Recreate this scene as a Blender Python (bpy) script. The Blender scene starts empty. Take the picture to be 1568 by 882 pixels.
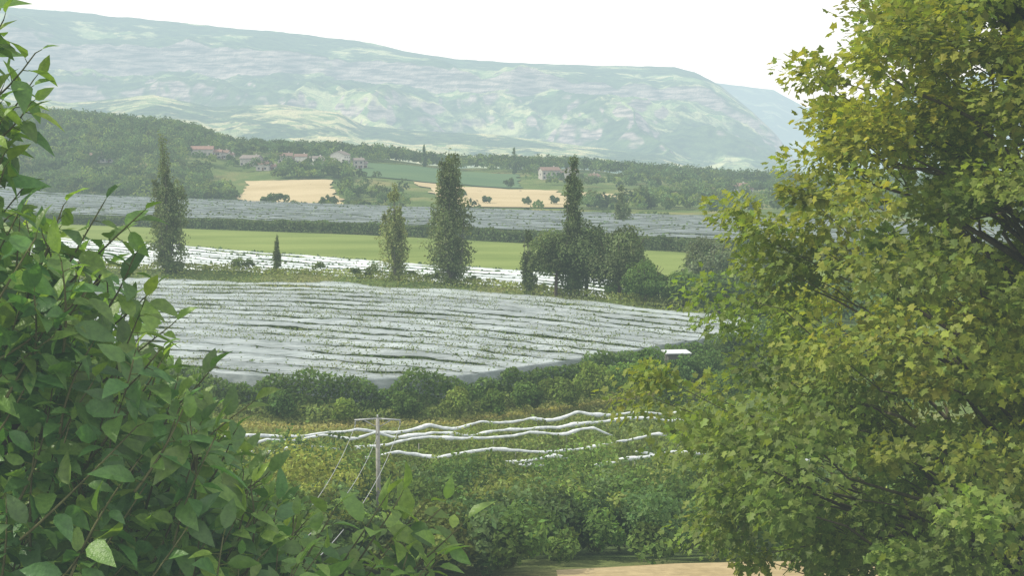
import bpy, math
import numpy as np
R = np.random.default_rng(7)
rad = math.radians
scene = bpy.context.scene
try:
    scene.view_settings.view_transform='Standard'; scene.view_settings.look='None'
    scene.view_settings.exposure=0
except Exception: pass
CZ = 28.0

# ---------------------------------------------------------------- noise
def _h(ix,iy,s):
    v=np.sin(ix*127.1+iy*311.7+s*74.7)*43758.5453
    return v-np.floor(v)
def vn(x,y,s=0):
    x=np.asarray(x,float); y=np.asarray(y,float)
    ix=np.floor(x); iy=np.floor(y); fx=x-ix; fy=y-iy
    fx=fx*fx*(3-2*fx); fy=fy*fy*(3-2*fy)
    a=_h(ix,iy,s); b=_h(ix+1,iy,s); c=_h(ix,iy+1,s); d=_h(ix+1,iy+1,s)
    return a+(b-a)*fx+(c-a)*fy+(a-b-c+d)*fx*fy
def fbm(x,y,s=0,o=4):
    t=0;a=.5;n=0
    for i in range(o):
        t=t+a*vn(x*2**i,y*2**i,s+i*3.1); n+=a; a*=.5
    return t/n
def sm(t):
    t=np.clip(t,0,1); return t*t*(3-2*t)

# ---------------------------------------------------------------- layout curves (metres)
def YT(x):  return np.interp(x,[-160,-96,-60,-34,-12,7,29,45,80],[238,234,232,227,218,205,185,168,150])
def YB(x):  return np.interp(x,[-160,-71,-46,-38,-32,-20.7,-5.8,8.8,25,45,80],[195,171,149,138,133.6,129,131.6,144,159,168,150])
def YT2(x): return np.interp(x,[-160,-110,-47,6.6,15,30],[400,365,313,273,262,240])
def YB2(x): return YT(x)+24
def YM(x):  return np.interp(x,[-260,-146,-50,13,52,90,200],[530,473,424,378,346,330,320])
def YT3(x): return np.interp(x,[-400,-219,-40,78,130,260],[800,698,560,475,440,420])

def terr(x,y):
    x=np.asarray(x,float); y=np.asarray(y,float)
    z=np.interp(y,[-80,0,5,10,20,30,38,42,50,60,75,90,105,118,3e4],
                  [30,26.4,25.4,23.9,20.3,16.9,14.3,13.5,11.2,8,4,1.2,.3,0,0])
    bh=np.interp(x,[-100,-34,29,60],[6,4.5,3.3,1])
    z=z+bh*np.exp(-((y-(YT(x)+12))/7.5)**2)
    k=x/np.maximum(y,1.)
    crest=np.interp(k,[-.6,-.414,-.276,-.25,-.225,-.14,-.044,.05,.167,.25,.6],[60,58,46,41,32,28,16,14,4,1,1])
    st=np.interp(k,[-.25,-.1],[690,620])
    t=sm((y-st)/(1000-st))
    z=z+crest*t
    z=z+sm((y-1050)/900)*(-60-crest)
    z=z+(fbm(x/60,y/60,5)-.5)*5*sm((y-650)/200)
    return z

# ---------------------------------------------------------------- mesh builder
class MB:
    def __init__(s): s.V=[];s.L=[];s.S=[];s.T=[];s.M=[];s.n=0
    def raw(s,V,L,S,T,mat=0):
        V=np.asarray(V,float).reshape(-1,3)
        T=np.asarray(T,float)
        if T.ndim==1: T=np.tile(T,(len(V),1))
        s.V.append(V); s.L.append(np.asarray(L,dtype=np.int64).ravel()+s.n)
        S=np.asarray(S,dtype=np.int64).ravel(); s.S.append(S); s.T.append(T)
        s.M.append(np.full(len(S),mat)); s.n+=len(V)
    def inst(s,tp,P,X,Y,Z,S,tint,mat=0):
        tv,tf=tp; N=len(P); m=len(tv)
        V=P[:,None,:]+S[:,None,None]*(tv[None,:,0:1]*X[:,None,:]+tv[None,:,1:2]*Y[:,None,:]+tv[None,:,2:3]*Z[:,None,:])
        tl=np.array([i for f in tf for i in f]); ts=np.array([len(f) for f in tf])
        L=(np.arange(N)*m)[:,None]+tl[None,:]
        s.raw(V.reshape(-1,3),L.ravel(),np.tile(ts,N),np.repeat(tint,m,axis=0),mat)
    def grid(s,X,Y,Z,tint=(.5,.5,.5),mask=None,mat=0):
        a,b=X.shape
        V=np.stack([X,Y,Z],-1).reshape(-1,3)
        i=np.arange(a*b).reshape(a,b)
        Q=np.stack([i[:-1,:-1],i[1:,:-1],i[1:,1:],i[:-1,1:]],-1)
        if mask is not None: Q=Q[mask]
        Q=Q.reshape(-1,4)
        s.raw(V,Q.ravel(),np.full(len(Q),4),np.asarray(tint,float),mat)
    def tube(s,pts,rr,tint=(.1,.08,.06),ns=6,mat=1):
        pts=np.asarray(pts,float); n=len(pts); rr=np.broadcast_to(np.asarray(rr,float),(n,))
        d=np.gradient(pts,axis=0); d/=np.linalg.norm(d,axis=1)[:,None]+1e-9
        up=np.where(np.abs(d[:,2:3])>.9,np.array([[1.,0,0]]),np.array([[0,0,1.]]))
        a=np.cross(d,up); a/=np.linalg.norm(a,axis=1)[:,None]+1e-9
        b=np.cross(d,a)
        th=np.arange(ns)/ns*2*np.pi
        V=pts[:,None,:]+rr[:,None,None]*(np.cos(th)[None,:,None]*a[:,None,:]+np.sin(th)[None,:,None]*b[:,None,:])
        i=np.arange(n*ns).reshape(n,ns); j=np.roll(i,-1,axis=1)
        Q=np.stack([i[:-1],j[:-1],j[1:],i[1:]],-1).reshape(-1,4)
        L=np.concatenate([Q.ravel(),i[0][::-1],i[-1]]); S=np.concatenate([np.full(len(Q),4),[ns,ns]])
        s.raw(V.reshape(-1,3),L,S,np.asarray(tint,float),mat)
    def box(s,c,sz,rz=0,tint=(.5,.5,.5),mat=0):
        v=np.array([[x,y,z] for z in(-.5,.5) for y in(-.5,.5) for x in(-.5,.5)])*np.array(sz)
        c_,s_=math.cos(rz),math.sin(rz)
        v=np.stack([v[:,0]*c_-v[:,1]*s_,v[:,0]*s_+v[:,1]*c_,v[:,2]],-1)+np.array(c)
        F=[0,2,3,1, 4,5,7,6, 0,1,5,4, 2,6,7,3, 0,4,6,2, 1,3,7,5]
        s.raw(v,F,[4]*6,np.asarray(tint,float),mat)
    def obj(s,name,mats,smooth=False):
        V=np.concatenate(s.V);L=np.concatenate(s.L);S=np.concatenate(s.S);T=np.concatenate(s.T);M=np.concatenate(s.M)
        me=bpy.data.meshes.new(name)
        me.vertices.add(len(V)); me.vertices.foreach_set('co',V.astype(np.float32).ravel())
        me.loops.add(len(L)); me.loops.foreach_set('vertex_index',L.astype(np.int32))
        me.polygons.add(len(S)); st=np.concatenate([[0],np.cumsum(S)[:-1]]).astype(np.int32)
        me.polygons.foreach_set('loop_start',st)
        me.polygons.foreach_set('material_index',M.astype(np.int32))
        me.polygons.foreach_set('use_smooth',np.full(len(S),smooth))
        me.update(calc_edges=True)
        a=me.attributes.new('tint','FLOAT_COLOR','POINT')
        a.data.foreach_set('color',np.concatenate([T,np.ones((len(T),1))],1).astype(np.float32).ravel())
        for m in mats: me.materials.append(m)
        o=bpy.data.objects.new(name,me); scene.collection.objects.link(o)
        return o

def nrm(v): return v/(np.linalg.norm(v,axis=1)[:,None]+1e-9)
DIAMOND=(np.array([[-1,0,0],[0,-.6,.12],[1,0,0],[0,.6,.12]],float),[[0,1,2,3]])
def frames(N,rnd=.8,rng=R):
    n=nrm(N+rng.normal(0,rnd,N.shape)); t=nrm(np.cross(n,rng.normal(0,1,N.shape))); b=np.cross(n,t)
    return t,b,n
def cards(mb,P,N,size,tint,rnd=.8):
    X,Y,Z=frames(N,rnd); S=size*R.uniform(.6,1.35,len(P))
    mb.inst(DIAMOND,P,X,Y,Z,S,tint)
def jit(col,n,a=.25,lo=None):
    c=np.tile(np.asarray(col,float),(n,1)); return c*(1+R.uniform(-a,a,(n,1)))*(1+R.uniform(-.08,.08,(n,3)))
def crown(mb,c,r,n,size,col,nl=14,lr=.42,va=.35):
    c=np.asarray(c,float); r=np.asarray(r,float)
    d=nrm(R.normal(0,1,(nl,3))); d[:,2]=np.abs(d[:,2])*1.1-.35
    LC=c+d*r*R.uniform(.35,.8,(nl,1)); LR=r.mean()*lr*R.uniform(.6,1.25,nl)
    i=R.integers(0,nl,n); e=nrm(R.normal(0,1,(n,3)))
    e[:,2]=np.where(R.random(n)<.5,np.abs(e[:,2]),e[:,2])
    P=LC[i]+e*LR[i][:,None]*R.uniform(.55,1.12,(n,1))
    lt=1+R.uniform(-va,va,nl)
    T=jit(col,n,.25)*lt[i][:,None]
    cards(mb,P,e*1.0+np.array([0,0,.3]),size,T)

# ---------------------------------------------------------------- materials
HAZE_GLOW=(.65,.80,.85)
def newmat(name):
    m=bpy.data.materials.new(name); m.use_nodes=True; nt=m.node_tree; nt.nodes.clear()
    try: m.cycles.emission_sampling='NONE'
    except Exception: pass
    return m,nt,nt.nodes,nt.links
def math_(nt,op,a,b=None,clamp=False):
    n=nt.nodes.new('ShaderNodeMath'); n.operation=op; n.use_clamp=clamp
    for i,v in enumerate((a,b)):
        if v is None: continue
        if isinstance(v,(int,float)): n.inputs[i].default_value=v
        else: nt.links.new(v,n.inputs[i])
    return n.outputs[0]
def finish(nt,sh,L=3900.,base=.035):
    # aerial perspective: painted as glow on each surface by distance, plus near glare lift
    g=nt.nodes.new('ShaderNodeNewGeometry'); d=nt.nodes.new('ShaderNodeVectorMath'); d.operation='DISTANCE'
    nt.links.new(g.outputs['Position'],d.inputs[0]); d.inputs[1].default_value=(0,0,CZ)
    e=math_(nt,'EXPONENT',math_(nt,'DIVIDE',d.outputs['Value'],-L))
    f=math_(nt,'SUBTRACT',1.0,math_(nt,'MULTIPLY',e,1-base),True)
    em=nt.nodes.new('ShaderNodeEmission'); em.inputs[0].default_value=(*HAZE_GLOW,1)
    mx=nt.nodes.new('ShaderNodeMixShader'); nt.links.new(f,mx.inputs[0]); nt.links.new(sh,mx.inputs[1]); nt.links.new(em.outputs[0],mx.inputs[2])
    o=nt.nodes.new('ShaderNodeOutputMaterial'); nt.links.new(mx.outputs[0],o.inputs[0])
def noise(nt,scale,detail=5,vec=None,mapscale=None,rough=.6,dist=0):
    n=nt.nodes.new('ShaderNodeTexNoise'); n.inputs['Scale'].default_value=scale; n.inputs['Detail'].default_value=detail
    n.inputs['Roughness'].default_value=rough; n.inputs['Distortion'].default_value=dist
    g=nt.nodes.new('ShaderNodeNewGeometry'); src=g.outputs['Position']
    if mapscale:
        mp=nt.nodes.new('ShaderNodeMapping'); mp.inputs['Scale'].default_value=mapscale
        if vec is not None: mp.inputs['Rotation'].default_value=vec
        nt.links.new(src,mp.inputs[0]); src=mp.outputs[0]
    nt.links.new(src,n.inputs['Vector']); return n.outputs['Fac']
def ramp(nt,f,stops):
    r=nt.nodes.new('ShaderNodeValToRGB'); cr=r.color_ramp
    while len(cr.elements)<len(stops): cr.elements.new(.5)
    for e,(p,c) in zip(cr.elements,stops):
        e.position=p; e.color=(*c,1) if len(c)==3 else c
    nt.links.new(f,r.inputs[0]); return r.outputs[0]
def mixc(nt,f,a,b,mode='MIX'):
    m=nt.nodes.new('ShaderNodeMix'); m.data_type='RGBA'; m.blend_type=mode
    for s,v in ((m.inputs[0],f),(m.inputs[6],a),(m.inputs[7],b)):
        if isinstance(v,(int,float)): s.default_value=v
        elif isinstance(v,tuple): s.default_value=(*v,1)
        else: nt.links.new(v,s)
    return m.outputs[2]
def bump(nt,h,strength,dist):
    b=nt.nodes.new('ShaderNodeBump'); b.inputs['Strength'].default_value=strength; b.inputs['Distance'].default_value=dist
    nt.links.new(h,b.inputs['Height']); return b.outputs[0]
def diffuse(nt,col,nor=None):
    d=nt.nodes.new('ShaderNodeBsdfDiffuse')
    if isinstance(col,tuple): d.inputs[0].default_value=(*col,1)
    else: nt.links.new(col,d.inputs[0])
    if nor is not None: nt.links.new(nor,d.inputs['Normal'])
    return d.outputs[0]
def mixs(nt,f,a,b):
    m=nt.nodes.new('ShaderNodeMixShader')
    if isinstance(f,(int,float)): m.inputs[0].default_value=f
    else: nt.links.new(f,m.inputs[0])
    nt.links.new(a,m.inputs[1]); nt.links.new(b,m.inputs[2]); return m.outputs[0]

def leafmat(name,trans=.3,gloss=0,rough=.45,gain=(1.65,1.55,1.3),detail=0):
    m,nt,N,L=newmat(name)
    a=N.new('ShaderNodeAttribute'); a.attribute_name='tint'
    col=mixc(nt,1.0,a.outputs['Color'],gain,'MULTIPLY'); nor=None
    if detail:
        n=noise(nt,detail,3); col=mixc(nt,.6,col,ramp(nt,n,[(.35,(.68,.72,.66)),(.65,(1.3,1.25,1.1))]),'MULTIPLY')
        nor=bump(nt,noise(nt,detail*1.6,2),.4,.01)
    d=diffuse(nt,col,nor)
    if gloss:
        gl=N.new('ShaderNodeBsdfGlossy'); gl.inputs['Roughness'].default_value=rough; gl.inputs[0].default_value=(1,1,1,1)
        if nor is not None: L.new(nor,gl.inputs['Normal'])
        d=mixs(nt,gloss,d,gl.outputs[0])
    t=N.new('ShaderNodeBsdfTranslucent')
    tc=mixc(nt,1.0,col,(1.5,1.5,.6),'MULTIPLY'); L.new(tc,t.inputs[0])
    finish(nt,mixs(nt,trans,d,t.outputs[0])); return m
M_fol=leafmat('foliage',.3,gain=(1.68,1.55,1.3))
M_leaf=leafmat('leaf_glossy',.36,.045,.42,(1.5,1.55,1.25),45)
M_leaf2=leafmat('leaf_maple',.42,.02,.5,(1.8,1.75,1.3))
def tintmat(name,nscale=3,amt=.3,b=.3):
    m,nt,N,L=newmat(name)
    a=N.new('ShaderNodeAttribute'); a.attribute_name='tint'
    n=noise(nt,nscale,6)
    c=mixc(nt,amt*2,a.outputs['Color'],ramp(nt,n,[(.3,(.45,.45,.45)),(.7,(1.3,1.3,1.3))]),'MULTIPLY')
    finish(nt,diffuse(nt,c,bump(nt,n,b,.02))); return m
M_bark=tintmat('bark',9,.4,.6)
M_plaster=tintmat('masonry',.8,.2)

def groundmat():
    m,nt,N,L=newmat('grass_ground')
    c=ramp(nt,noise(nt,.035,8),[(.35,(.08,.12,.045)),(.5,(.12,.165,.06)),(.65,(.22,.21,.10))])
    f=noise(nt,1.7,8); c=mixc(nt,.8,c,ramp(nt,f,[(.3,(.45,.5,.45)),(.7,(1.45,1.4,1.2))]),'MULTIPLY')
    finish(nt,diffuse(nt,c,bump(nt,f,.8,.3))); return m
M_ground=groundmat()
def fieldmat(name,a,b,sc,row=None,dark=.75):
    m,nt,N,L=newmat(name)
    c=ramp(nt,noise(nt,sc,7,mapscale=(.35,1,1)),[(.33,a),(.68,b)])
    f=noise(nt,2.5,6); c=mixc(nt,.6,c,ramp(nt,f,[(.3,(dark,)*3),(.7,(1.2,)*3)]),'MULTIPLY')
    if row:
        g=N.new('ShaderNodeNewGeometry'); w=N.new('ShaderNodeTexWave'); w.inputs['Scale'].default_value=row
        w.inputs['Distortion'].default_value=1.2; w.inputs['Detail'].default_value=2
        mp=N.new('ShaderNodeMapping'); mp.inputs['Rotation'].default_value=(0,0,rad(62)); L.new(g.outputs['Position'],mp.inputs[0]); L.new(mp.outputs[0],w.inputs[0])
        c=mixc(nt,.35,c,ramp(nt,w.outputs['Fac'],[(.2,(.7,.72,.7)),(.8,(1.15,)*3)]),'MULTIPLY')
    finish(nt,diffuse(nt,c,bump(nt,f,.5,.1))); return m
M_meadow=fieldmat('meadow_grass',(.14,.19,.055),(.215,.265,.085),.05)
M_wheat=fieldmat('ripe_wheat',(.41,.33,.19),(.52,.43,.27),.05,.6)
M_crop=fieldmat('green_crop',(.085,.145,.075),(.115,.175,.085),.03,.4)
M_stub=fieldmat('dry_stubble',(.33,.26,.14),(.42,.34,.2),.6,None,.6)

def netmat(name,col,lo,hi):
    m,nt,N,L=newmat(name)
    a=N.new('ShaderNodeAttribute'); a.attribute_name='tint'
    n1=noise(nt,1.0,6,mapscale=(.2,1.2,1),vec=(0,0,rad(20)))
    n2=noise(nt,.09,5)
    c=mixc(nt,1.0,a.outputs['Color'],tuple(2*v for v in col),'MULTIPLY')
    c=mixc(nt,.9,c,ramp(nt,n1,[(.3,(.70,.74,.75)),(.68,(1.2,1.2,1.18))]),'MULTIPLY')
    c=mixc(nt,.8,c,ramp(nt,n2,[(.35,(.84,.86,.86)),(.65,(1.12,)*3)]),'MULTIPLY')
    d=diffuse(nt,c,bump(nt,n1,.5,.2))
    tr=N.new('ShaderNodeBsdfTransparent')
    mr=N.new('ShaderNodeMapRange'); L.new(noise(nt,1.3,5,mapscale=(.3,1,1),vec=(0,0,rad(20))),mr.inputs[0])
    mr.inputs[1].default_value=.3; mr.inputs[2].default_value=.6; mr.inputs[3].default_value=lo; mr.inputs[4].default_value=hi
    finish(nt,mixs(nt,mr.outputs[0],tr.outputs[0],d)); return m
M_net=netmat('hail_net',(.385,.42,.43),.46,.88)
M_netw=netmat('hail_net_white',(.60,.63,.64),.75,1.)
M_netf=netmat('hail_net_far',(.19,.215,.22),.93,1.)
m,nt,N,L=newmat('white_net_roll')
c=ramp(nt,noise(nt,2.2,5),[(.3,(.45,.49,.52)),(.6,(.75,.78,.8))]); finish(nt,diffuse(nt,c)); M_roll=m
def plain(name,col,rough=.5,metal=0):
    m,nt,N,L=newmat(name); p=N.new('ShaderNodeBsdfPrincipled'); p.inputs['Roughness'].default_value=rough; p.inputs['Metallic'].default_value=metal
    c=ramp(nt,noise(nt,6,5),[(.3,tuple(v*.75 for v in col)),(.7,tuple(min(1,v*1.15) for v in col))]); L.new(c,p.inputs['Base Color'])
    finish(nt,p.outputs[0]); return m
M_conc=plain('concrete_pole',(.34,.33,.30),.85)
M_wire=plain('wire_metal',(.42,.43,.44),.5,.1)

def mountmat(name,sc,pale,bias,L_=5200.):
    m,nt,N,L=newmat(name)
    forest=ramp(nt,noise(nt,sc*9,6),[(.35,(.025,.065,.03)),(.65,(.115,.18,.065))])
    f=noise(nt,sc,9,rough=.68,dist=.3)
    k=ramp(nt,f,[(bias,(0,0,0)),(bias+.06,(1,1,1))])
    g=N.new('ShaderNodeNewGeometry')
    v=N.new('ShaderNodeTexVoronoi'); v.inputs['Scale'].default_value=sc*6
    vv=N.new('ShaderNodeVectorMath'); vv.operation='ADD'; nn=N.new('ShaderNodeTexNoise'); nn.inputs['Scale'].default_value=sc*4; L.new(g.outputs['Position'],nn.inputs['Vector'])
    vs=N.new('ShaderNodeVectorMath'); vs.operation='SCALE'; vs.inputs['Scale'].default_value=.35/sc; L.new(nn.outputs['Color'],vs.inputs[0])
    L.new(g.outputs['Position'],vv.inputs[0]); L.new(vs.outputs[0],vv.inputs[1]); L.new(vv.outputs[0],v.inputs['Vector'])
    sxx=N.new('ShaderNodeSeparateColor'); L.new(v.outputs['Color'],sxx.inputs[0])
    fld=mixc(nt,1.0,pale,ramp(nt,sxx.outputs[0],[(0,(.3,.5,.3)),(.5,(.8,.9,.75)),(1,(1.3,1.2,1.1))]),'MULTIPLY')
    c=mixc(nt,k,forest,fld)
    sx=N.new('ShaderNodeSeparateXYZ'); L.new(g.outputs['Normal'],sx.inputs[0])
    cl=ramp(nt,sx.outputs[2],[(.70,(.9,.9,.9)),(.80,(0,0,0))])
    rock=ramp(nt,noise(nt,sc*9,7,mapscale=(.5,.5,4)),[(.4,(.12,.11,.11)),(.6,(.62,.50,.44))])
    c=mixc(nt,cl,c,rock)
    h=noise(nt,sc*3,8,rough=.6)
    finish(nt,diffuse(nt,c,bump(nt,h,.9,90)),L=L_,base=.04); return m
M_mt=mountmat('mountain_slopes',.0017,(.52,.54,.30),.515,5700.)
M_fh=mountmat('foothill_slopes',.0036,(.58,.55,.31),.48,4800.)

# ---------------------------------------------------------------- ground
mb=MB()
ys=np.concatenate([np.arange(-60,130,1.6),np.arange(130,420,3),np.arange(420,1150,6),np.geomspace(1150,26000,50)])
ks=np.linspace(-1,1,330)
Yg,Kg=np.meshgrid(ys,ks,indexing='ij'); Xg=Kg*(Yg*.75+110)
Zg=terr(Xg,Yg)+(fbm(Xg/3,Yg/3,2)-.5)*.35
mb.grid(Xg,Yg,Zg); mb.obj('ground',[M_ground],True)

def strip(name,fa,fb,x0,x1,nx,ny,mat,off=.12):
    xs=np.linspace(x0,x1,nx); t=np.linspace(0,1,ny)
    X,T=np.meshgrid(xs,t,indexing='ij'); Y=fa(X)*(1-T)+fb(X)*T
    b=MB(); b.grid(X,Y,terr(X,Y)+.2+off); return b.obj(name,[mat],True)
def quad(name,c,mat,off=.3,n=40):
    s=np.linspace(0,1,n); U,V=np.meshgrid(s,s,indexing='ij'); c=np.array(c,float)
    X=(c[0][0]*(1-U)+c[1][0]*U)*(1-V)+(c[3][0]*(1-U)+c[2][0]*U)*V
    Y=(c[0][1]*(1-U)+c[1][1]*U)*(1-V)+(c[3][1]*(1-U)+c[2][1]*U)*V
    q=min(1,off*2); Y=Y+(fbm(X/15,Y/15,9)-.5)*8*q; X=X+(fbm(X/12,Y/12,19)-.5)*14*q
    b=MB(); b.grid(X,Y,terr(X,Y)+.2+off); return b.obj(name,[mat],True)
strip('meadow',lambda x:np.maximum(YT2(x)+5,YT(x)+40),lambda x:YM(x)-1,-230,75,160,40,M_meadow)
quad('wheat_field',[(-146,650),(-88,646),(-116,790),(-172,796)],M_wheat,.5)
quad('wheat_field',[(-24,640),(34,634),(30,768),(-62,805)],M_wheat,.5)
quad('wheat_field',[(32,695),(66,685),(74,745),(38,755)],M_wheat,.5)
quad('crop_field',[(-98,812),(6,800),(2,905),(-112,905)],M_crop,.5)
quad('stubble_field',[(1.4,34),(14,34),(14,45.2),(1.4,40.4)],M_stub,.02)

# ---------------------------------------------------------------- mountains
def ridge(name,D,pxs,hs,y0,y1,nk,ny,amp,sc,prof,mat,base=-60,seed=3):
    b=MB(); k=np.linspace(pxs[0],pxs[-1],nk); y=np.linspace(y0,y1,ny)
    Y,K=np.meshgrid(y,k,indexing='ij'); X=K*Y
    H=np.interp(K,pxs,hs); H=H+(fbm(K*60,K*0,seed+9)-.5)*H*.02
    t=np.where(Y<D,(Y-y0)/(D-y0),1-(Y-D)/(y1-D)*.8)
    tw=np.clip(t+(fbm(X/900,Y/900,seed+31)-.5)*.22*np.sin(np.clip(t,0,1)*np.pi)*np.clip((1-t)*3,0,1),0,1)
    p=np.interp(tw,prof[0],prof[1])
    env=np.sin(np.clip(t,0,1)*np.pi)**.8*np.clip((1-t)*1.9,0,1)**1.3
    g=1-np.abs(2*fbm(X/sc+.3*fbm(X/sc*2,Y/sc*2,8),Y/sc/1.9,seed,6)-1)
    Z=base+(H-base)*p+(g-.75)*amp*env*1.6*np.clip((H-base)/350,0,1)
    Z=Z+(fbm(X/sc*4,Y/sc*4,seed+2,4)-.5)*amp*.22*env
    b.grid(X,Y,Z); return b.obj(name,[mat],True)
kp=lambda a:[(v-784)/1893 for v in a]
hz=lambda D,a:[CZ+(235-v)/1893*D for v in a]
ridge('mountain',8000,kp([-400,0,120,300,420,570,620,700,860,1030,1060,1100,1150,1185,1230,1400]),
      hz(8000,[5,13,22,40,50,68,80,93,101,104,112,132,172,205,262,280]),4700,9500,900,320,320,1000,
      ([0,.15,.3,.35,.5,.6,.63,.82,1],[0,.08,.2,.33,.44,.52,.72,.87,1]),M_mt)
ridge('foothills',4300,kp([-400,0,110,240,330,430,520,560,640,760,900,1010,1090,1200,1400]),
      hz(4300,[140,142,158,146,164,160,172,192,200,206,224,236,262,275,275]),2900,5200,700,200,90,420,
      ([0,.3,.6,1],[0,.25,.65,1]),M_fh,seed=11)
ridge('distant_mountains',15000,kp([900,1060,1110,1180,1230,1330,1500,1900]),
      hz(15000,[150,125,130,138,165,150,110,90]),11500,17000,300,80,220,1800,([0,.5,1],[0,.55,1]),M_mt,seed=21)

# ---------------------------------------------------------------- nets
def net(name,ft,fb,x0,x1,dx,s,zn,gap,mat,seed,rg=.45,und=.7,cr=.0,edge=.62,gb0=1.15):
    b=MB(); xs=np.arange(x0,x1,dx); yt=ft(xs); yb=fb(xs)
    nr=int((yt-yb).max()/s)+1; w=np.array([0,.12,.3,.5,.7,.88,1.]); nw=len(w)
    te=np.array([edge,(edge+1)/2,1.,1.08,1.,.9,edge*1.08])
    for i in range(nr):
        ga=gap*np.clip(fbm(xs/8,xs*0+i*3.3,seed,4)*4.6-gb0,0.0,1.8)
        gb=gap*np.clip(fbm(xs/10,xs*0+i*5.1,seed+5,4)*4.6-gb0,0.0,1.8)
        ya=yt-i*s-ga; yc=yt-(i+1)*s+gb
        wig=(fbm(xs/18,xs*0+i*.3,seed+2)-.5)*2.2+(fbm(xs/4,xs*0+i*1.3,seed+12)-.5)*.8
        Y=ya[:,None]*(1-w)+yc[:,None]*w+wig[:,None]
        Yc=np.maximum(Y,yb[:,None]); ok=(Yc[:,0]-Yc[:,-1])>.25
        X=np.repeat(xs[:,None],nw,1); rd_=(1-np.abs(2*w-1))[None,:]
        Z=terr(X,Yc)+zn+rg*rd_+und*(fbm(X/22,Yc/30,seed+7,2)-.5)-.1*np.abs(np.sin(X/5.5+i*1.3))*rd_+cr*(fbm(X/1.7,Yc/1.1,seed+17,3)-.5)
        mk=(ok[:-1]&ok[1:])[:,None]&np.ones((1,nw-1),bool)
        v=.74+.52*fbm(xs/6,xs*0+i*2.7,seed+40,3); v=v*(.88+.24*_h(i,3,seed))
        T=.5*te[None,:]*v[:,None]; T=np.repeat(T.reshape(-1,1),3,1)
        if mk.any(): b.grid(X,Yc,Z,T,mask=mk)
    return b
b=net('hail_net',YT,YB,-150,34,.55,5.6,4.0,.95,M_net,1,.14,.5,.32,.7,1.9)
xs=np.arange(-75,34,.5); yb=YB(xs); t=np.linspace(0,1,5)
drop=.7+1.3*np.abs(np.sin(xs/3.1+2*fbm(xs/7,xs*0,14)))+.9*fbm(xs/2,xs*0,4)
X=np.repeat(xs[:,None],5,1); Y=yb[:,None]-.55*t-.35*np.sin(X*1.7)*t; Z=4.15-drop[:,None]*t+0*X
b.grid(X,Y,Z,(.42,.42,.42)); b.obj('hail_net',[M_net],True)
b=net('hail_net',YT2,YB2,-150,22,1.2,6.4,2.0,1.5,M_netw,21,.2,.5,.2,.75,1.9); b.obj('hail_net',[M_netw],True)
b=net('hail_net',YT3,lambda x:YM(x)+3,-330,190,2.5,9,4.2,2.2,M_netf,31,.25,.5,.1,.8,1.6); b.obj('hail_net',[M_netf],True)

mb=MB()
def rowcards(ft,fb,x0,x1,s,h0,h1,dens,size,col,off=.5,sd=.5):
    xs_=[];ys_=[]
    nr=int((ft(np.linspace(x0,x1,50))-fb(np.linspace(x0,x1,50))).max()/s)+1
    n=int((x1-x0)*dens)
    for i in range(nr):
        x=R.uniform(x0,x1,n); y=ft(x)-(i+off)*s+R.normal(0,sd,n)
        k=y>fb(x)+.3; xs_.append(x[k]); ys_.append(y[k])
    x=np.concatenate(xs_);y=np.concatenate(ys_); z=terr(x,y)+R.uniform(h0,h1,len(x))
    P=np.stack([x,y,z],-1); cards(mb,P,np.tile([0,-.4,.8],(len(P),1)),size,jit(col,len(P),.4))
rowcards(YT,YB,-110,33,5.6,.6,4.0,14,.32,(.07,.105,.05),0.0,.6)
rowcards(YT,YB,-110,33,5.6,1.5,3.6,6,.4,(.07,.11,.05),0.5,1.2)
rowcards(YT2,YB2,-130,20,6.4,.5,2.1,5,.5,(.06,.1,.05),0.)
rowcards(YT3,lambda x:YM(x)+3,-320,180,9,1.5,4.3,1.6,.9,(.075,.11,.07),0.0)
def tufts(ft,fb,x0,x1,s,zn,n,size,col,m=9,sp=.55,off=.5,osd=.35,thr=.43):
    nr=22; i=R.integers(0,nr,n); x=R.uniform(x0,x1,n); y=ft(x)-(i+off)*s+R.normal(0,osd,n)
    k=(y>fb(x)+.6)&(fbm(x/9,y/9,77)>thr); x=x[k];y=y[k]; hh=R.uniform(.05,1.0,len(x))
    P=np.stack([x,y,terr(x,y)+zn+hh*.5],-1); P=np.repeat(P,m,0)+R.normal(0,1,(len(P)*m,3))*np.array([sp,sp*.6,.3])
    cards(mb,P,np.tile([0,-.3,.8],(len(P),1)),size,jit(col,len(P),.35))
tufts(YT,YB,-110,33,5.6,4.05,2600,.12,(.14,.17,.12),9,.5)
tufts(YT,YB,-110,33,5.6,3.85,4200,.14,(.095,.13,.08),12,.8,0.0,.35,.36)
tufts(YT2,YB2,-120,20,6.4,2.0,260,.22,(.14,.175,.11),6)
mb.obj('orchard_trees',[M_fol])

# ---------------------------------------------------------------- hedges, grasses
mb=MB()
def hedge(f,x0,x1,n,h,wd,size,col,seed=1,zmin=0.,hv=.35):
    x=R.uniform(x0,x1,n); y=f(x)+R.normal(0,wd,n)
    hh=h*(1-hv+2*hv*fbm(x/3.5,x*0,seed,3)); t=R.random(n)**.7
    z=terr(x,y)+zmin+t*hh; T=jit(col,n,.35)*(.6+.9*fbm(x/2.2,z/2.2,seed+3))[:,None]
    P=np.stack([x,y,z],-1); cards(mb,P,np.tile([0,-.5,.7],(n,1)),size,T)
hedge(lambda x:YB(x)-1.0,-80,40,28000,4.1,.6,.22,(.065,.11,.04),1,0,.5)
hedge(lambda x:YB(x)-3.0,-60,40,9000,1.5,.9,.22,(.1,.14,.05),2,0,.6)
hedge(lambda x:YM(x)+1.5,-260,150,26000,4.2,.8,.5,(.06,.09,.045),3,0,.2)
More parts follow.
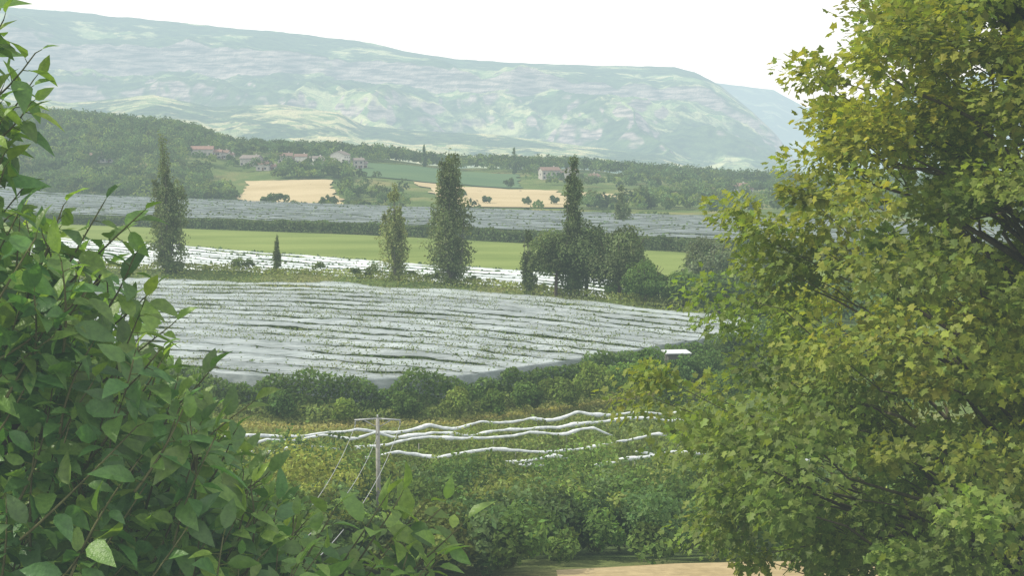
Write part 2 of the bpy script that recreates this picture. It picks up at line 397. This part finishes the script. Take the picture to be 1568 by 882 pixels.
hedge(lambda x:YT(x)+4,-110,40,12000,1.2,1.2,.25,(.13,.165,.065),4)
hedge(lambda x:YT(x)+13,-110,30,12000,1.2,3.5,.25,(.13,.165,.065),5)
hedge(lambda x:YT3(x)+8,-300,150,9000,3.4,3,.8,(.055,.085,.045),6,0,.6)
mb.obj('hedge',[M_fol])

mb=MB()
n=34000; x=R.uniform(-50,34,n); off=R.uniform(2,17,n); y=YB(x)-off; z=terr(x,y)+.15+R.random(n)*.5
g=np.clip(fbm(x/9,y/2.5,55)*.35+.6*np.exp(-((off-8-2*np.sin(x/9))/1.3)**2),0,1)[:,None]
T=jit((.10,.14,.05),n,.3)*(1-g)+jit((.25,.24,.11),n,.3)*g
cards(mb,np.stack([x,y,z],-1),np.tile([0,-.4,.8],(n,1)),.2,T); mb.obj('bank_grass',[M_fol])

# ---------------------------------------------------------------- terrace orchard rows with rolled white nets
mb=MB(); rb=MB()
rows=[(113.2,.34,-36,18,[(-36,17.5)]),(110.0,.31,-36,18,[(-36,17)]),(106.0,.24,-40,12,[(-40,9)]),
      (103,.2,6,36,[(9,13.5),(14.5,34)]),(99.6,.33,-32,9,[(-12.5,8.5)]),(98,.05,10,34,[(10,19),(20,32)]),(95.6,.1,-30,30,[(-.5,4.6),(8.5,16)]),(92,.1,-30,30,[(.5,2.6),(6,8),(16,24)]),(88.5,.1,-30,30,[])]
for i,(y0,sl,xa,xb,st) in enumerate(rows):
    n=int((xb-xa)*150); x=R.uniform(xa,xb,n); y=y0+sl*x+R.normal(0,.6,n)
    top=1.9+1.9*fbm(x/2.0,x*0,40+i,3); t=R.random(n)**.65
    z=terr(x,y)+t*top
    T=jit((.105,.145,.05),n,.35)*(.55+1.0*fbm(x/1.6,z/1.5,60+i))[:,None]
    cards(mb,np.stack([x,y,z],-1),np.tile([0,-.4,.8],(n,1)),.17,T)
    for (a,b_) in st:
        xx=np.arange(a,b_,.16); yy=y0+sl*xx
        sp=6.4; ph=((xx-a)/sp+.5*np.sin(i*2.2+xx/7))%1.0
        sag=.6*np.sin(np.pi*ph)**1.2*(.1+1.2*fbm(xx/6,xx*0,12+i))+1.0*(fbm(xx/6,xx*0,90+i,3)-.5)
        zz=terr(xx,yy)+3.4-sag+.1*(fbm(xx/.7,xx*0,55+i)-.5)
        yy=yy-.15+.4*(fbm(xx/3,xx*0,70+i)-.5)
        rr=.075+.22*fbm(xx/1.1,xx*0,33+i,4)**1.6; rr=rr*np.minimum(1,np.minimum(xx-a,b_-xx)/.8+.2)
        rb.tube(np.stack([xx,yy,zz],-1),rr,(.7,.7,.7),7,0)
        for px_ in np.arange(a,b_,sp):
            yp=y0+sl*px_; rb.tube([(px_,yp,terr(px_,yp)),(px_,yp,terr(px_,yp)+2.9)],.035,(.3,.3,.3),5,1)
mb.obj('orchard_rows',[M_fol]); rb.obj('rolled_white_net',[M_roll,M_conc],True)

# ---------------------------------------------------------------- thicket on the slope
mb=MB()
cols=[(.06,.105,.035),(.08,.13,.04),(.05,.09,.038),(.11,.145,.05),(.065,.105,.05)]
for i in range(510):
    if i<440: y=R.uniform(43,86); k=R.uniform(-.36,.42)
    else: y=R.uniform(39.5,43.5); k=R.uniform(-.3,.02)
    x=k*y
    if x>.4 and y<43.6+.32*x: continue
    h=(2.0+(y-46)*.055)*R.uniform(.65,1.6)
    if y<43.5: h=R.uniform(1.5,2.5)
    if k<-.12 and y>66: h*=1.25
    if abs(k+.11)<.025 and y<75: h=min(h,2.0)     # strip kept low below the power line
    c=np.array(cols[R.integers(0,5)])*R.uniform(.7,1.3)
    if -.24<k<-.15 and 55<y<75: c=np.array((.15,.185,.055))
    r=h*.55
    crown(mb,(x,y,terr(x,y)+h*.5),(r,r,h*.55),1100 if y<66 else 700,.12+.001*(y-45),c,10,.42,.45)
mb.obj('shrub_thicket',[M_fol])
mb=MB()
for (x,y,h,r,c) in [(8.5,134,5.6,2.6,(.10,.15,.04)),(12,136,6.4,2.8,(.08,.14,.04)),(15.5,139,6.8,2.6,(.065,.12,.035)),(5,131,4.6,2,(.1,.15,.045)),
                    (19.5,141,5.6,2.4,(.06,.11,.04)),(23,143,5.5,3,(.055,.1,.035)),(28,155,6,3.5,(.06,.1,.035)),(-6,126,4.4,1.5,(.12,.17,.05)),(-17,125,3.4,1.4,(.1,.15,.04)),(-2,127,3.6,1.5,(.08,.13,.04)),
                    (1.5,129,4.6,1.8,(.07,.12,.04)),(-11,126.5,3.8,1.5,(.07,.12,.04)),(-24,126,3.8,1.7,(.06,.11,.04)),
                    (17,128,5,2.6,(.08,.13,.04)),(24,132,5.5,3,(.07,.12,.035)),(32,140,7,4,(.06,.1,.03)),(40,150,8,5,(.06,.1,.03)),(21,121,4,3,(.09,.14,.04)),(27,116,4.5,3,(.09,.14,.04)),(33,120,5,3,(.08,.13,.04)),(40,125,7,4,(.06,.11,.03)),(15,121,3.5,2.2,(.10,.15,.045)),
                    (34,165,6,3.5,(.055,.095,.035)),(39,172,7,4,(.06,.1,.035)),(36,158,6,3.5,(.06,.1,.035))]:
    crown(mb,(x,y,terr(x,y)+h*.5),(r,r,h*.52),2600,.2,c,14,.42,.35)
for i in range(60):
    x=R.uniform(16,60); y=R.uniform(180,235); 
    if y<YT(x)+10: continue
    h=R.uniform(4,8); crown(mb,(x,y,terr(x,y)+h*.5),(h*.5,h*.5,h*.5),700,.4,np.array((.055,.095,.04))*R.uniform(.7,1.3),9,.42,.3)
for i in range(26):
    x=R.uniform(-100,12); y=float(YT(x))+R.uniform(10,18); h=R.uniform(1.2,3.2)
    crown(mb,(x,y,terr(x,y)+h*.5),(h*.6,h*.6,h*.5),260,.25,np.array((.085,.12,.055))*R.uniform(.7,1.3),7,.42,.3)
mb.obj('bushes',[M_fol])

# ---------------------------------------------------------------- named trees
def poplar(x,y,h,rd,n,col,size=.3,name='poplar_tree',np_=9,spire=.3,lo=(.42,.62),hi=(.78,.96),topn=0):
    b=MB(); z0=float(terr(x,y)); bt=(.17,.16,.13)
    b.tube([(x,y,z0-.3),(x+.1,y,z0+h*.4),(x,y,z0+h*.99)],[.014*h,.008*h,.02],bt,7,1)
    pl=[(0,0,.03,.97,rd*spire)]
    for j in range(np_):
        a=j*2.4+R.uniform(-.5,.5)
        if j%2==0: q=R.uniform(.12,.36); t1=R.uniform(*hi); rr_=R.uniform(.2,.3)
        else: q=R.uniform(.4,.72); t1=R.uniform(*lo); rr_=R.uniform(.28,.42)
        pl.append((rd*q*math.cos(a),rd*q*math.sin(a)*.8,R.uniform(.0,.07),t1,rd*rr_))
    pl=np.array(pl); L_=(pl[:,3]-pl[:,2])*pl[:,4]
    i=R.choice(len(pl),n,p=L_/L_.sum()); u=R.random(n)
    lean=.7+.35*u
    pr=np.sin(np.pi*np.clip(u*.93+.05,0.02,1))**.38*(1-.22*u)*1.15
    th=R.uniform(0,6.283,n); rr=pl[i,4]*pr*(R.random(n)**.5)*(1+1.0*(fbm(u*h*.5,i*7.7,3)-.5)*2)
    P=np.stack([x+pl[i,0]*lean+rr*np.cos(th),y+pl[i,1]*lean+rr*np.sin(th),z0+h*(pl[i,2]+(pl[i,3]-pl[i,2])*u)+R.normal(0,.3,n)],-1)
    keep=fbm(P[:,0]*1.1+P[:,1]*.8+50,P[:,2]*.7,9,3)>.37+.12*R.random(n)
    P=P[keep]; th=th[keep]
    lt=.42+1.25*fbm(P[:,0]*.7+20,P[:,2]*.5,31,3)
    T=jit(col,len(P),.28)*lt[:,None]
    cards(b,P,np.stack([np.cos(th),np.sin(th),np.full(len(P),.5)],-1),size,T)
    for p in pl[1:]:
        b.tube([(x,y,z0+h*p[2]*.6),(x+p[0]*.7,y+p[1]*.7,z0+h*(p[2]+.3*(p[3]-p[2]))),(x+p[0],y+p[1],z0+h*min(.99,p[3]+.03))],[.005*h,.004*h,.02],bt,5,1)
    for j in range(topn):
        a=R.uniform(0,6.28); q=R.uniform(.1,.9); zt_1=z0+h*R.uniform(1.02,1.32)
        tp=np.array([x+q*math.cos(a),y+q*math.sin(a),zt_1]); bs=np.array([x+q*math.cos(a)*.5,y,z0+h*.7])
        b.tube([bs,(bs+tp)/2+R.normal(0,.15,3),tp],[.1,.06,.02],bt,5,1)
        uu=R.random(120)[:,None]; P=bs*(1-uu)+tp*uu+R.normal(0,.36,(120,3)); cards(b,P,np.tile([0,-1,.3],(120,1)),.2,jit(col,120,.3))
    return b.obj(name,[M_fol,M_bark])
poplar(-68,243,21,5.4,18000,(.085,.115,.065),np_=14,spire=.32,size=.26,lo=(.5,.85),hi=(.85,1.02),topn=10)
poplar(-46,241,7.5,1.3,1800,(.08,.11,.05),.22,np_=4,spire=.5)
poplar(-22.2,234,18.5,3.4,9500,(.12,.15,.075),.26,np_=10,spire=.4,lo=(.5,.75))
poplar(-11.6,229,25.5,6.2,24000,(.086,.116,.065),np_=18,spire=.3,size=.26,lo=(.42,.66))
poplar(2.8,217,11.5,2.3,5200,(.06,.085,.045),.25,np_=7,spire=.5,lo=(.6,.8))
poplar(10.6,215,24.5,3.7,14000,(.07,.10,.053),np_=11,spire=.45,size=.26)
poplar(40,452,17,4.2,3200,(.08,.11,.06),.5)
poplar(1.5,905,20,3,900,(.06,.09,.05),.9)
poplar(-64,905,17,2.6,700,(.05,.08,.04),.9)
def broad(x,y,h,r,n,col,size,name='broadleaf_tree',nl=34):
    b=MB(); z0=float(terr(x,y))
    b.tube([(x,y,z0-.3),(x+.2,y,z0+h*.35),(x,y,z0+h*.8)],[.025*h,.018*h,.03],(.12,.1,.08),7,1)
    for j in range(7):
        a=R.uniform(0,6.28); b.tube([(x,y,z0+h*.3),(x+r*.4*math.cos(a),y+r*.4*math.sin(a),z0+h*.55),(x+r*.7*math.cos(a),y+r*.7*math.sin(a),z0+h*.75)],[.12,.08,.03],(.12,.1,.08),5,1)
    crown(b,(x,y,z0+h*.43),(r,r,h*.54),n,size,col,nl,.34,.4)
    return b.obj(name,[M_fol,M_bark])
broad(7.6,214,13.5,5.2,12000,(.07,.10,.05),.27)
broad(13.0,216,16,5.8,14000,(.068,.098,.052),.27,nl=40)
broad(18.5,213,16,6.8,18000,(.082,.114,.062),.27,nl=44)
broad(22,203,8,4.8,6500,(.07,.12,.045),.24)
broad(28,201,7,4.6,6000,(.075,.125,.045),.24)
broad(35,208,9.5,5,6500,(.065,.105,.045),.26)
broad(38,232,15,6.4,10000,(.105,.14,.095),.3,'willow_tree')
broad(47,228,14,6.4,9000,(.10,.135,.09),.3,'willow_tree')
broad(33,196,6,4,4000,(.065,.105,.04),.24)

# ---------------------------------------------------------------- woodland on the far hills
mb=MB()
def wood(n,k0,k1,y0,y1,dens,hr,col,m=55,excl=True,size=1.0):
    k=R.uniform(k0,k1,n); y=R.uniform(y0,y1,n); x=k*y
    keep=fbm(x/45,y/45,123)<dens
    keep&=y>YT3(x)+9
    if excl:
        keep&=~((k>-.225)&(k<-.135)&(y>630)&(y<795))
        keep&=~((k>-.085)&(k<.05)&(y>605)&(y<805))
        keep&=~((k>.04)&(k<.1)&(y>670)&(y<760))
        keep&=~((k>-.13)&(k<.012)&(y>802)&(y<908))
        keep&=~((k>-.265)&(k<-.12)&(y>815)&(y<896)&(R.random(n)<.88))
        keep&=~((k>.02)&(k<.085)&(y>820)&(y<885)&(R.random(n)<.86))
        keep&=~((k>-.36)&(k<-.32)&(y>760)&(y<820)&(R.random(n)<.8))
    x=x[keep];y=y[keep];N=len(x)
    h=R.uniform(*hr,N); z=terr(x,y); br=R.uniform(.5,1.7,N); yel=R.random(N)
    i=np.repeat(np.arange(N),m); n2=len(i)
    e=nrm(R.normal(0,1,(n2,3))); e[:,2]=np.abs(e[:,2])*1.2-.35
    lob=1+.3*np.sin(e[:,0]*5+i)*np.cos(e[:,1]*4+i*1.7)
    P=np.stack([x[i],y[i],z[i]+h[i]*.55],-1)+e*(h[i]*.5*lob*R.uniform(.7,1.05,n2))[:,None]*np.array([.95,.95,.95])
    T=jit(col,n2,.2)*br[i][:,None]*(1+.5*np.array([1,.6,0])*(yel[i]>.7)[:,None])
    cards(mb,P,e,size,T,.5)
wood(2400,-.52,-.25,700,1060,2,(6,12),(.048,.08,.034),60)
wood(1300,-.26,-.13,668,850,.6,(5,10),(.05,.082,.036),60)
wood(2000,-.25,.5,560,940,.50,(4,10),(.05,.082,.038),50)
wood(1700,-.12,.5,925,1070,2,(7,13),(.04,.068,.032),50)
wood(500,-.27,-.1,900,1060,2,(6,10),(.04,.068,.032),50)
wood(900,.05,.5,620,930,.56,(5,10),(.045,.076,.036),50)
wood(200,-.25,.4,610,660,2,(2.5,4.5),(.05,.08,.04),40)
for (x,y,h) in [(-127,652,8),(-122,655,9),(-131,656,6.5),(-98,650,7),(-94,655,6),(-88,690,9),(-14,670,5),(8,660,5),(22,662,6),(-28,700,7),(-2,790,8),(-141,862,6),(-171,866,7),(-133,852,7),(-198,872,7),(-112,846,4.5),(-126,852,5),(-192,862,5),(-230,884,8),(-236,880,8),(34,862,6),(48,858,6)]:
    crown(mb,(x,y,terr(x,y)+h*.5),(h*.5,h*.5,h*.5),260,.8,(.05,.08,.036),9,.42,.3)
mb.obj('woodland',[M_fol])

# ---------------------------------------------------------------- houses
def house(x,y,w,d,h,rz,wall,roof,wing=True):
    b=MB(); z0=float(terr(x,y))-.4; c_,s_=math.cos(rz),math.sin(rz)
    def tr(p): return (x+p[0]*c_-p[1]*s_, y+p[0]*s_+p[1]*c_, z0+p[2])
    def part(ox,oy,w,d,h,rh):
        b.box(tr((ox,oy,h/2)),(w,d,h),rz,wall)
        for sx in (-1,1):
            V=[tr((ox+sx*w/2,oy-d/2,h)),tr((ox+sx*w/2,oy+d/2,h)),tr((ox+sx*w/2,oy,h+rh))]
            b.raw(V,[0,1,2],[3],wall)
        o=.6
        for sy in (-1,1):
            e=rh*o/(d/2)
            V=[tr((ox-w/2-o,oy+sy*(d/2+o),h-e)),tr((ox+w/2+o,oy+sy*(d/2+o),h-e)),tr((ox+w/2+o,oy,h+rh+.02)),tr((ox-w/2-o,oy,h+rh+.02))]
            V2=[(p[0],p[1],p[2]+.3) for p in V]
            b.raw(V+V2,[0,1,2,3,4,5,6,7,0,1,5,4,1,2,6,5,2,3,7,6,3,0,4,7],[4]*6,roof)
        nw=max(2,int(w/3.2))
        for fl in range(max(1,int(h/3))):
            for j in range(nw):
                xx=ox-w/2+(j+.5)*w/nw
                b.box(tr((xx,oy-d/2-.03,1.6+fl*2.8)),(1.0,.08,1.3),rz,(.05,.05,.06))
                b.box(tr((xx-.75,oy-d/2-.05,1.6+fl*2.8)),(.45,.08,1.35),rz,(.2,.22,.2))
        b.box(tr((ox+w*.05,oy-d/2-.06,1.1)),(1.1,.1,2.2),rz,(.16,.1,.06))
        for sx in (-1,1): b.box(tr((ox+sx*(w/2+.03),oy,h*.55)),(.08,1,1.3),rz,(.05,.05,.06))
        b.box(tr((ox+w*.28,oy+.6,h+rh+.4)),(.8,.8,1.6),rz,wall)
    part(0,0,w,d,h,d*.22)
    if wing: part(w*.62,d*.25,w*.5,d*.7,h*.62,d*.16)
    return b.obj('stone_house',[M_plaster])
W1=(.52,.48,.42);W2=(.44,.41,.36);W3=(.68,.64,.57);R1=(.24,.17,.14);R2=(.24,.21,.19);R3=(.28,.185,.15)
for a in [(-119,862,12,10,9.0,1.35,W3,R2),(-107,866,7,6,6,.2,W2,R2),(-160,876,10,8,5.5,.2,W1,R1),(-182,868,13,9,5.5,-.3,W2,R2),(-148,872,8,7,5.5,.1,W3,R1),(-136,870,7,6,5,.3,W3,R2),
          (-219,880,15,9,5.0,.1,W2,R3),(-206,888,8,7,4.5,-.1,W1,R1),(-276,830,10,7,5,.2,W2,R1),(-168,842,9,7,4.5,-.2,W1,R3),
          (26,868,13,9,6.5,.3,W2,R1),(41,862,9,8,7.5,1.3,W2,R3),(56,872,9,7,4,.5,W1,R1),
          (124,800,10,8,4,.2,W1,R3),(152,830,11,8,5,.1,W3,R3),(98,720,9,6,3.6,.2,W2,R3)]:
    house(*a)
b=MB(); x,y=19.9,148.; z0=float(terr(x,y))
b.box((x,y,z0+2.0),(2.4,2.4,4.0),.1,(.14,.14,.12)); b.box((x,y,z0+4.12),(3.1,2.8,.14),.1,(.62,.64,.66)); b.box((x-.4,y-1.23,z0+3),(.8,.08,.8),.1,(.05,.05,.05)); b.box((x+.7,y-1.25,z0+1),(.8,.06,2),.1,(.2,.15,.1))
for sx in(-1.4,1.4): b.box((x+sx,y-1.3,z0+2.02),(.1,.1,4.04),.1,(.2,.18,.15))
b.obj('garden_shed',[M_plaster])

# ---------------------------------------------------------------- utility pole
b=MB(); x,y=-8.3,75.; z0=float(terr(x,y)); zt=11.75
b.tube([(x,y,z0-.3),(x,y,zt)],[.17,.12],(.4,.4,.38),8,0)
for sx in(-1,1):
    b.tube([(x,y,zt-.02),(x+sx*1.42,y,zt-.12)],.055,(.3,.3,.3),6,1)
    b.tube([(x,y,zt-.6),(x+sx*.85,y,zt-.1)],.03,(.3,.3,.3),6,1)
    b.tube([(x+sx*1.38,y,zt-.12),(x+sx*1.38,y,zt-.42)],[.03,.06],(.3,.3,.3),6,1)
b.tube([(x,y,zt-.05),(x,y,zt+.22)],.05,(.3,.3,.3),6,1)
b.tube([(x,y-.1,zt-.8),(x,y-.1,zt-1.05)],[.03,.06],(.3,.3,.3),6,1)
b.obj('utility_pole',[M_conc,M_wire],True)
b=MB()
for (p,q) in [((-9.68,75,11.33),(-6.6,30,17.6)),((-8.3,74.9,10.7),(-5.9,30,17.9)),((-6.92,75,11.33),(-5.2,30,17.6))]:
    t=np.linspace(0,1,24)[:,None]; pts=np.array(p)*(1-t)+np.array(q)*t; pts[:,2]-=.9*4*(t*(1-t))[:,0]
    b.tube(pts,.014,(.3,.3,.3),5,0)
b.obj('power_lines',[M_wire])

# ---------------------------------------------------------------- big maple on the right
hp=[(.0,.0),(.06,.36),(.36,.26),(.5,.52),(.68,.22),(1.0,.0)]
mv=[(0,0,0),(1,0,-.1)]+[(a,c,-.16*abs(c)) for a,c in hp[1:5]]+[(a,-c,-.16*abs(c)) for a,c in hp[1:5]]
MAPLE=(np.array(mv,float)-np.array([.3,0,0]),[[0,1,5,4,3,2],[0,6,7,8,9,1]])
b=MB(); ax,ay=6.35,14.6
zs=[22.4,23.2,23.8,24.4,24.9,25.4,25.9,26.4,26.9,27.6,28.2,28.9,29.5,30.2,31,31.8]
rs=[4.0,4.2,4.5,5.1,5.5,5.1,4.6,4.35,4.05,3.75,3.5,3.15,2.6,2.1,1.4,.3]
trunk=np.array([(6.5,14.8,21.5),(6.45,14.7,24),(6.3,14.6,26.5),(6.4,14.5,29),(6.4,14.6,31)])
b.tube(trunk,[.3,.25,.18,.1,.03],(.12,.1,.085),10,1)
nc=860; cz=R.uniform(22.6,31.6,nc); th=R.uniform(0,2*np.pi,nc); rho=R.random(nc)**.5
cr=np.interp(cz,zs,rs)*(1+.16*(fbm(th*2,cz*1.1,4)-.5)*2)-.3
C=np.stack([ax+cr*rho*np.cos(th),ay+.85*cr*rho*np.sin(th),cz],-1)
for j in range(nc):
    zb=max(22.6,min(30.3,C[j,2]-.55*cr[j]*rho[j])); bx=np.array([np.interp(zb,trunk[:,2],trunk[:,0]),np.interp(zb,trunk[:,2],trunk[:,1]),zb])
    m1=bx*.5+C[j]*.5+R.normal(0,.18,3)+np.array([0,0,.1]); m2=bx*.2+C[j]*.8+R.normal(0,.1,3)
    if j%3==0: b.tube([bx,m1,m2,C[j]],[.04,.024,.012,.004],(.12,.105,.07),5,1)
    else: b.tube([m2*.6+m1*.4,m2,C[j]],[.009,.007,.004],(.12,.115,.07),5,1)
lpc=190; i=np.repeat(np.arange(nc),lpc); n=len(i)
crr=R.uniform(.24,.58,nc)
outw=nrm(C-np.array([ax,ay,26.]))
e=nrm(R.normal(0,1,(n,3)))
P=C[i]+e*crr[i][:,None]*(R.random(n)**.45)[:,None]*np.array([1.15,1.15,.72])+outw[i]*.05
D=nrm(e+outw[i]*.5+R.normal(0,.5,(n,3))+np.array([0,0,-.45]))
U=nrm(np.array([0,0,.9])+outw[i]*.55+R.normal(0,.5,(n,3)))
Z=nrm(U-D*np.sum(U*D,1)[:,None]); Y=np.cross(Z,D)
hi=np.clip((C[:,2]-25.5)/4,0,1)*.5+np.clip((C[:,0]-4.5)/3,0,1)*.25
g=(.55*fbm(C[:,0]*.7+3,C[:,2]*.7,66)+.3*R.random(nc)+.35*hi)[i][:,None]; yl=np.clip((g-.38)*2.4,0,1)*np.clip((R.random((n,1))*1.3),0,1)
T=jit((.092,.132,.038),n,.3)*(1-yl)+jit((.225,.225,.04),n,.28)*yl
T=T*(R.uniform(.7,1.25,nc)[i][:,None])
b.inst(MAPLE,P,D,Y,Z,R.uniform(.06,.12,n),T)
b.obj('maple_tree',[M_leaf2,M_bark])

# ---------------------------------------------------------------- walnut boughs on the left
tt=np.array([0,.16,.4,.7,1.]); ww=[0,.62,1.,.72,0]
cv=[(t,0,-.32*t*t) for t in tt]; lv=[(tt[i]-.02,.25*ww[i],-.32*tt[i]**2+.085*ww[i]) for i in(1,2,3)]; rv=[(p[0],-p[1],p[2]) for p in lv]
LEAF=(np.array(cv+lv+rv,float),[[0,1,5],[1,2,6,5],[2,3,7,6],[3,4,7],[0,8,1],[1,8,9,2],[2,9,10,3],[3,10,4]])
b=MB(); LP=[];LD=[];LU=[];LS=[];LT=[]
def shoot(base,tip,n,ls,bright=0.,r0=.006):
    base=np.array(base,float); tip=np.array(tip,float); m=(base+tip)/2+R.normal(0,.035,3)+np.array([0,0,-.03])
    t=np.linspace(0,1,7)[:,None]; pts=(1-t)**2*base+2*t*(1-t)*m+t*t*tip
    b.tube(pts,np.linspace(r0,.0025,7),(.13,.13,.06),6,1)
    d=tip-base; d/=np.linalg.norm(d)
    a0=R.uniform(0,6.28)
    s1=np.cross(d,[0,0,1.]); s1/=np.linalg.norm(s1)+1e-6; s2=np.cross(d,s1)
    for j in range(n):
        u=.08+.92*(j+.5)/n if j<n-1 else 1.
        p=(1-u)**2*base+2*u*(1-u)*m+u*u*tip
        a=a0+j*2.4; side=s1*math.cos(a)+s2*math.sin(a)
        dr=d*(.3+.45*u)+side*(1.0-.3*u)+np.array([0,0,-.45])+R.normal(0,.25,3)
        if j==n-1: dr=d+R.normal(0,.2,3)
        dr/=np.linalg.norm(dr)
        pe=p+dr*.03
        b.tube([p,pe],[.0022,.0016],(.12,.14,.04),4,1)
        LP.append(pe);LD.append(dr);LU.append(np.array([0,-.25,1.])+R.normal(0,.5,3));LS.append(ls*R.uniform(.5,1.2)*(1-.25*(j>n-3)))
        y_=min(1,max(0,bright*.6+R.normal(0,.18)+.35*(u>.85)*R.random()))
        c_=(np.array((.052,.12,.04))*(1-y_)+np.array((.18,.25,.045))*y_)*R.uniform(.65,1.25)  # sunlit leaves painted as yellow-green tint, weighted per shoot
        LT.append(c_)
def zt_(x): return np.interp(x,[-2.3,-2.0,-1.81,-1.62,-1.5,-1.38,-1.25,-1.1,-.98,-.8],[27.9,27.78,27.66,27.55,27.3,27.1,26.95,26.8,26.55,26.4])
for j in range(760):
    x=-2.35+1.5*R.random()**1.1; y=R.uniform(4.4,7.2); z=25.95+(zt_(x)-25.95)*R.random()**.9
    s=y/5.; tip=np.array([x*s,y,28+(z-28)*s]); base=tip+np.array([R.uniform(-.4,.0),R.uniform(-.2,.25),R.uniform(-.5,-.25)])
    shoot(base,tip,R.integers(10,15),.155,.15 if R.random()<.7 else .6)
for (bx,bz,tx,tz,br,yy) in [(-2.3,28.1,-1.98,28.52,.6,5),(-2.3,28.1,-1.9,28.4,.6,5.1),(-2.35,27.9,-1.95,28.3,.5,5.2),(-2.3,27.8,-1.97,28.12,.5,4.9),(-2.4,28.1,-2.05,28.42,.5,5),(-2.25,27.6,-2.0,27.95,.4,5),(-2.3,28.3,-2.0,28.6,.5,5),(-2.35,27.9,-2.05,28.05,.5,5.2),
        (-2.4,27.7,-2.05,28.2,.4,5.1),(-2.4,28.2,-2.08,28.55,.5,5.2),(-2.4,27.5,-2.02,27.85,.3,5.2),(-2.35,28.0,-2.0,28.25,.5,5.0),(-2.35,27.6,-2.0,28.0,.4,5.0),(-2.3,27.95,-1.93,28.2,.6,5.1),
        (-1.95,27.3,-1.62,27.8,.45,5),(-1.9,27.4,-1.5,27.76,.55,5.1),(-1.95,27.4,-1.74,27.8,.4,4.9),(-1.8,27.2,-1.5,27.6,.3,5),(-1.85,27.15,-1.46,27.45,.4,5.1),(-2.2,27.4,-1.9,27.8,.3,4.9),(-2.1,27.3,-1.8,27.7,.4,5.0),(-2.0,27.1,-1.62,27.5,.3,4.8),
        (-1.75,27.0,-1.36,27.32,.9,5),(-1.7,26.95,-1.44,27.42,1,4.9),(-1.6,26.8,-1.25,27.1,.4,5.1),(-1.5,26.6,-1.05,27.0,.6,5),(-1.4,26.5,-1.1,26.9,.5,4.9),(-1.4,26.4,-1.0,26.7,.7,5),
        (-1.15,26.2,-.85,26.5,.5,5),(-.95,26.15,-.7,26.6,.6,4.9),(-.85,26.1,-.52,26.6,.7,5),(-.75,26.15,-.36,26.56,.8,5.1),(-.6,26.1,-.2,26.5,.9,5),(-.65,26.0,-.42,26.4,.7,4.9),(-1.0,26.0,-.75,26.45,.4,4.8),(-1.1,25.95,-.92,26.5,.4,5.2),(-.75,25.95,-.5,26.4,.5,5),(-.9,25.9,-.62,26.4,.5,5),(-.5,26.05,-.3,26.35,.6,5),(-.7,26.0,-.32,26.38,.6,4.9),(-.8,26.1,-.45,26.62,.7,5.0),(-.6,26.15,-.28,26.55,.8,5.1)]:
    shoot((bx,yy,bz),(tx,yy-.1,tz),14,.155,br,.006)
for (pts) in [[(-3.3,5.4,24.6),(-2.9,5.3,26),(-2.4,5.2,27.6),(-2.15,5.1,28.3)],[(-3.1,5.3,25),(-2.5,5.3,26.2),(-2.0,5.2,27.1),(-1.7,5.1,27.5)],
              [(-3.1,5.4,24.8),(-2.3,5.3,25.7),(-1.6,5.2,26.4),(-1.25,5.1,26.8)],[(-3,5.4,24.7),(-1.9,5.2,25.3),(-1.1,5.1,25.8),(-.7,5.05,26.1)]]:
    b.tube(pts,[.06,.04,.022,.01],(.1,.085,.06),8,1)
b.tube([(-3.6,5.6,24.6),(-3.4,5.5,25.6),(-3.3,5.4,28),(-3.2,5.4,30)],[.18,.15,.1,.04],(.1,.085,.06),10,1)
D=np.array(LD);U=np.array(LU);Z=nrm(U-D*np.sum(U*D,1)[:,None]);Y=np.cross(Z,D)
b.inst(LEAF,np.array(LP),D,Y,Z,np.array(LS),np.array(LT))
b.obj('walnut_tree',[M_leaf,M_bark],True)

# ---------------------------------------------------------------- light
el=rad(46); az=rad(-86)
w=bpy.data.worlds.new('World'); scene.world=w; w.use_nodes=True; nt=w.node_tree; nt.nodes.clear()
sky=nt.nodes.new('ShaderNodeTexSky'); sky.sky_type='NISHITA'; sky.sun_disc=False; sky.sun_elevation=el; sky.sun_rotation=az%(2*math.pi)
sky.dust_density=4; sky.air_density=1.2
tc=nt.nodes.new('ShaderNodeTexCoord'); mp=nt.nodes.new('ShaderNodeMapping'); mp.inputs['Scale'].default_value=(1,1,4)
nz=nt.nodes.new('ShaderNodeTexNoise'); nz.inputs['Scale'].default_value=1.6; nz.inputs['Detail'].default_value=5
nt.links.new(tc.outputs['Generated'],mp.inputs[0]); nt.links.new(mp.outputs[0],nz.inputs['Vector'])
r=ramp(nt,nz.outputs['Fac'],[(.3,(.68,.68,.68)),(.6,(.88,.88,.88))])
mc=mixc(nt,r,sky.outputs[0],(9.7,9.7,9.45))
bg=nt.nodes.new('ShaderNodeBackground'); bg.inputs[1].default_value=.135; nt.links.new(mc,bg.inputs[0])
o=nt.nodes.new('ShaderNodeOutputWorld'); nt.links.new(bg.outputs[0],o.inputs[0])
sd=bpy.data.lights.new('sun','SUN'); sd.energy=3.4; sd.angle=rad(.6); sd.color=(1,.95,.81)
so=bpy.data.objects.new('sun',sd); scene.collection.objects.link(so)
from mathutils import Vector
sv=Vector((math.sin(az)*math.cos(el),math.cos(az)*math.cos(el),math.sin(el)))
so.rotation_euler=sv.to_track_quat('Z','Y').to_euler(); so.location=(-50,20,90)

cd=bpy.data.cameras.new('camera'); cd.sensor_width=36; cd.lens=43.46; cd.clip_end=60000; cd.clip_start=.1
co=bpy.data.objects.new('camera',cd); scene.collection.objects.link(co); co.location=(0,0,CZ); co.rotation_euler=(rad(90-6.2),0,0)
scene.camera=co
print('polys',sum(len(o.data.polygons) for o in bpy.data.objects if o.type=='MESH'))
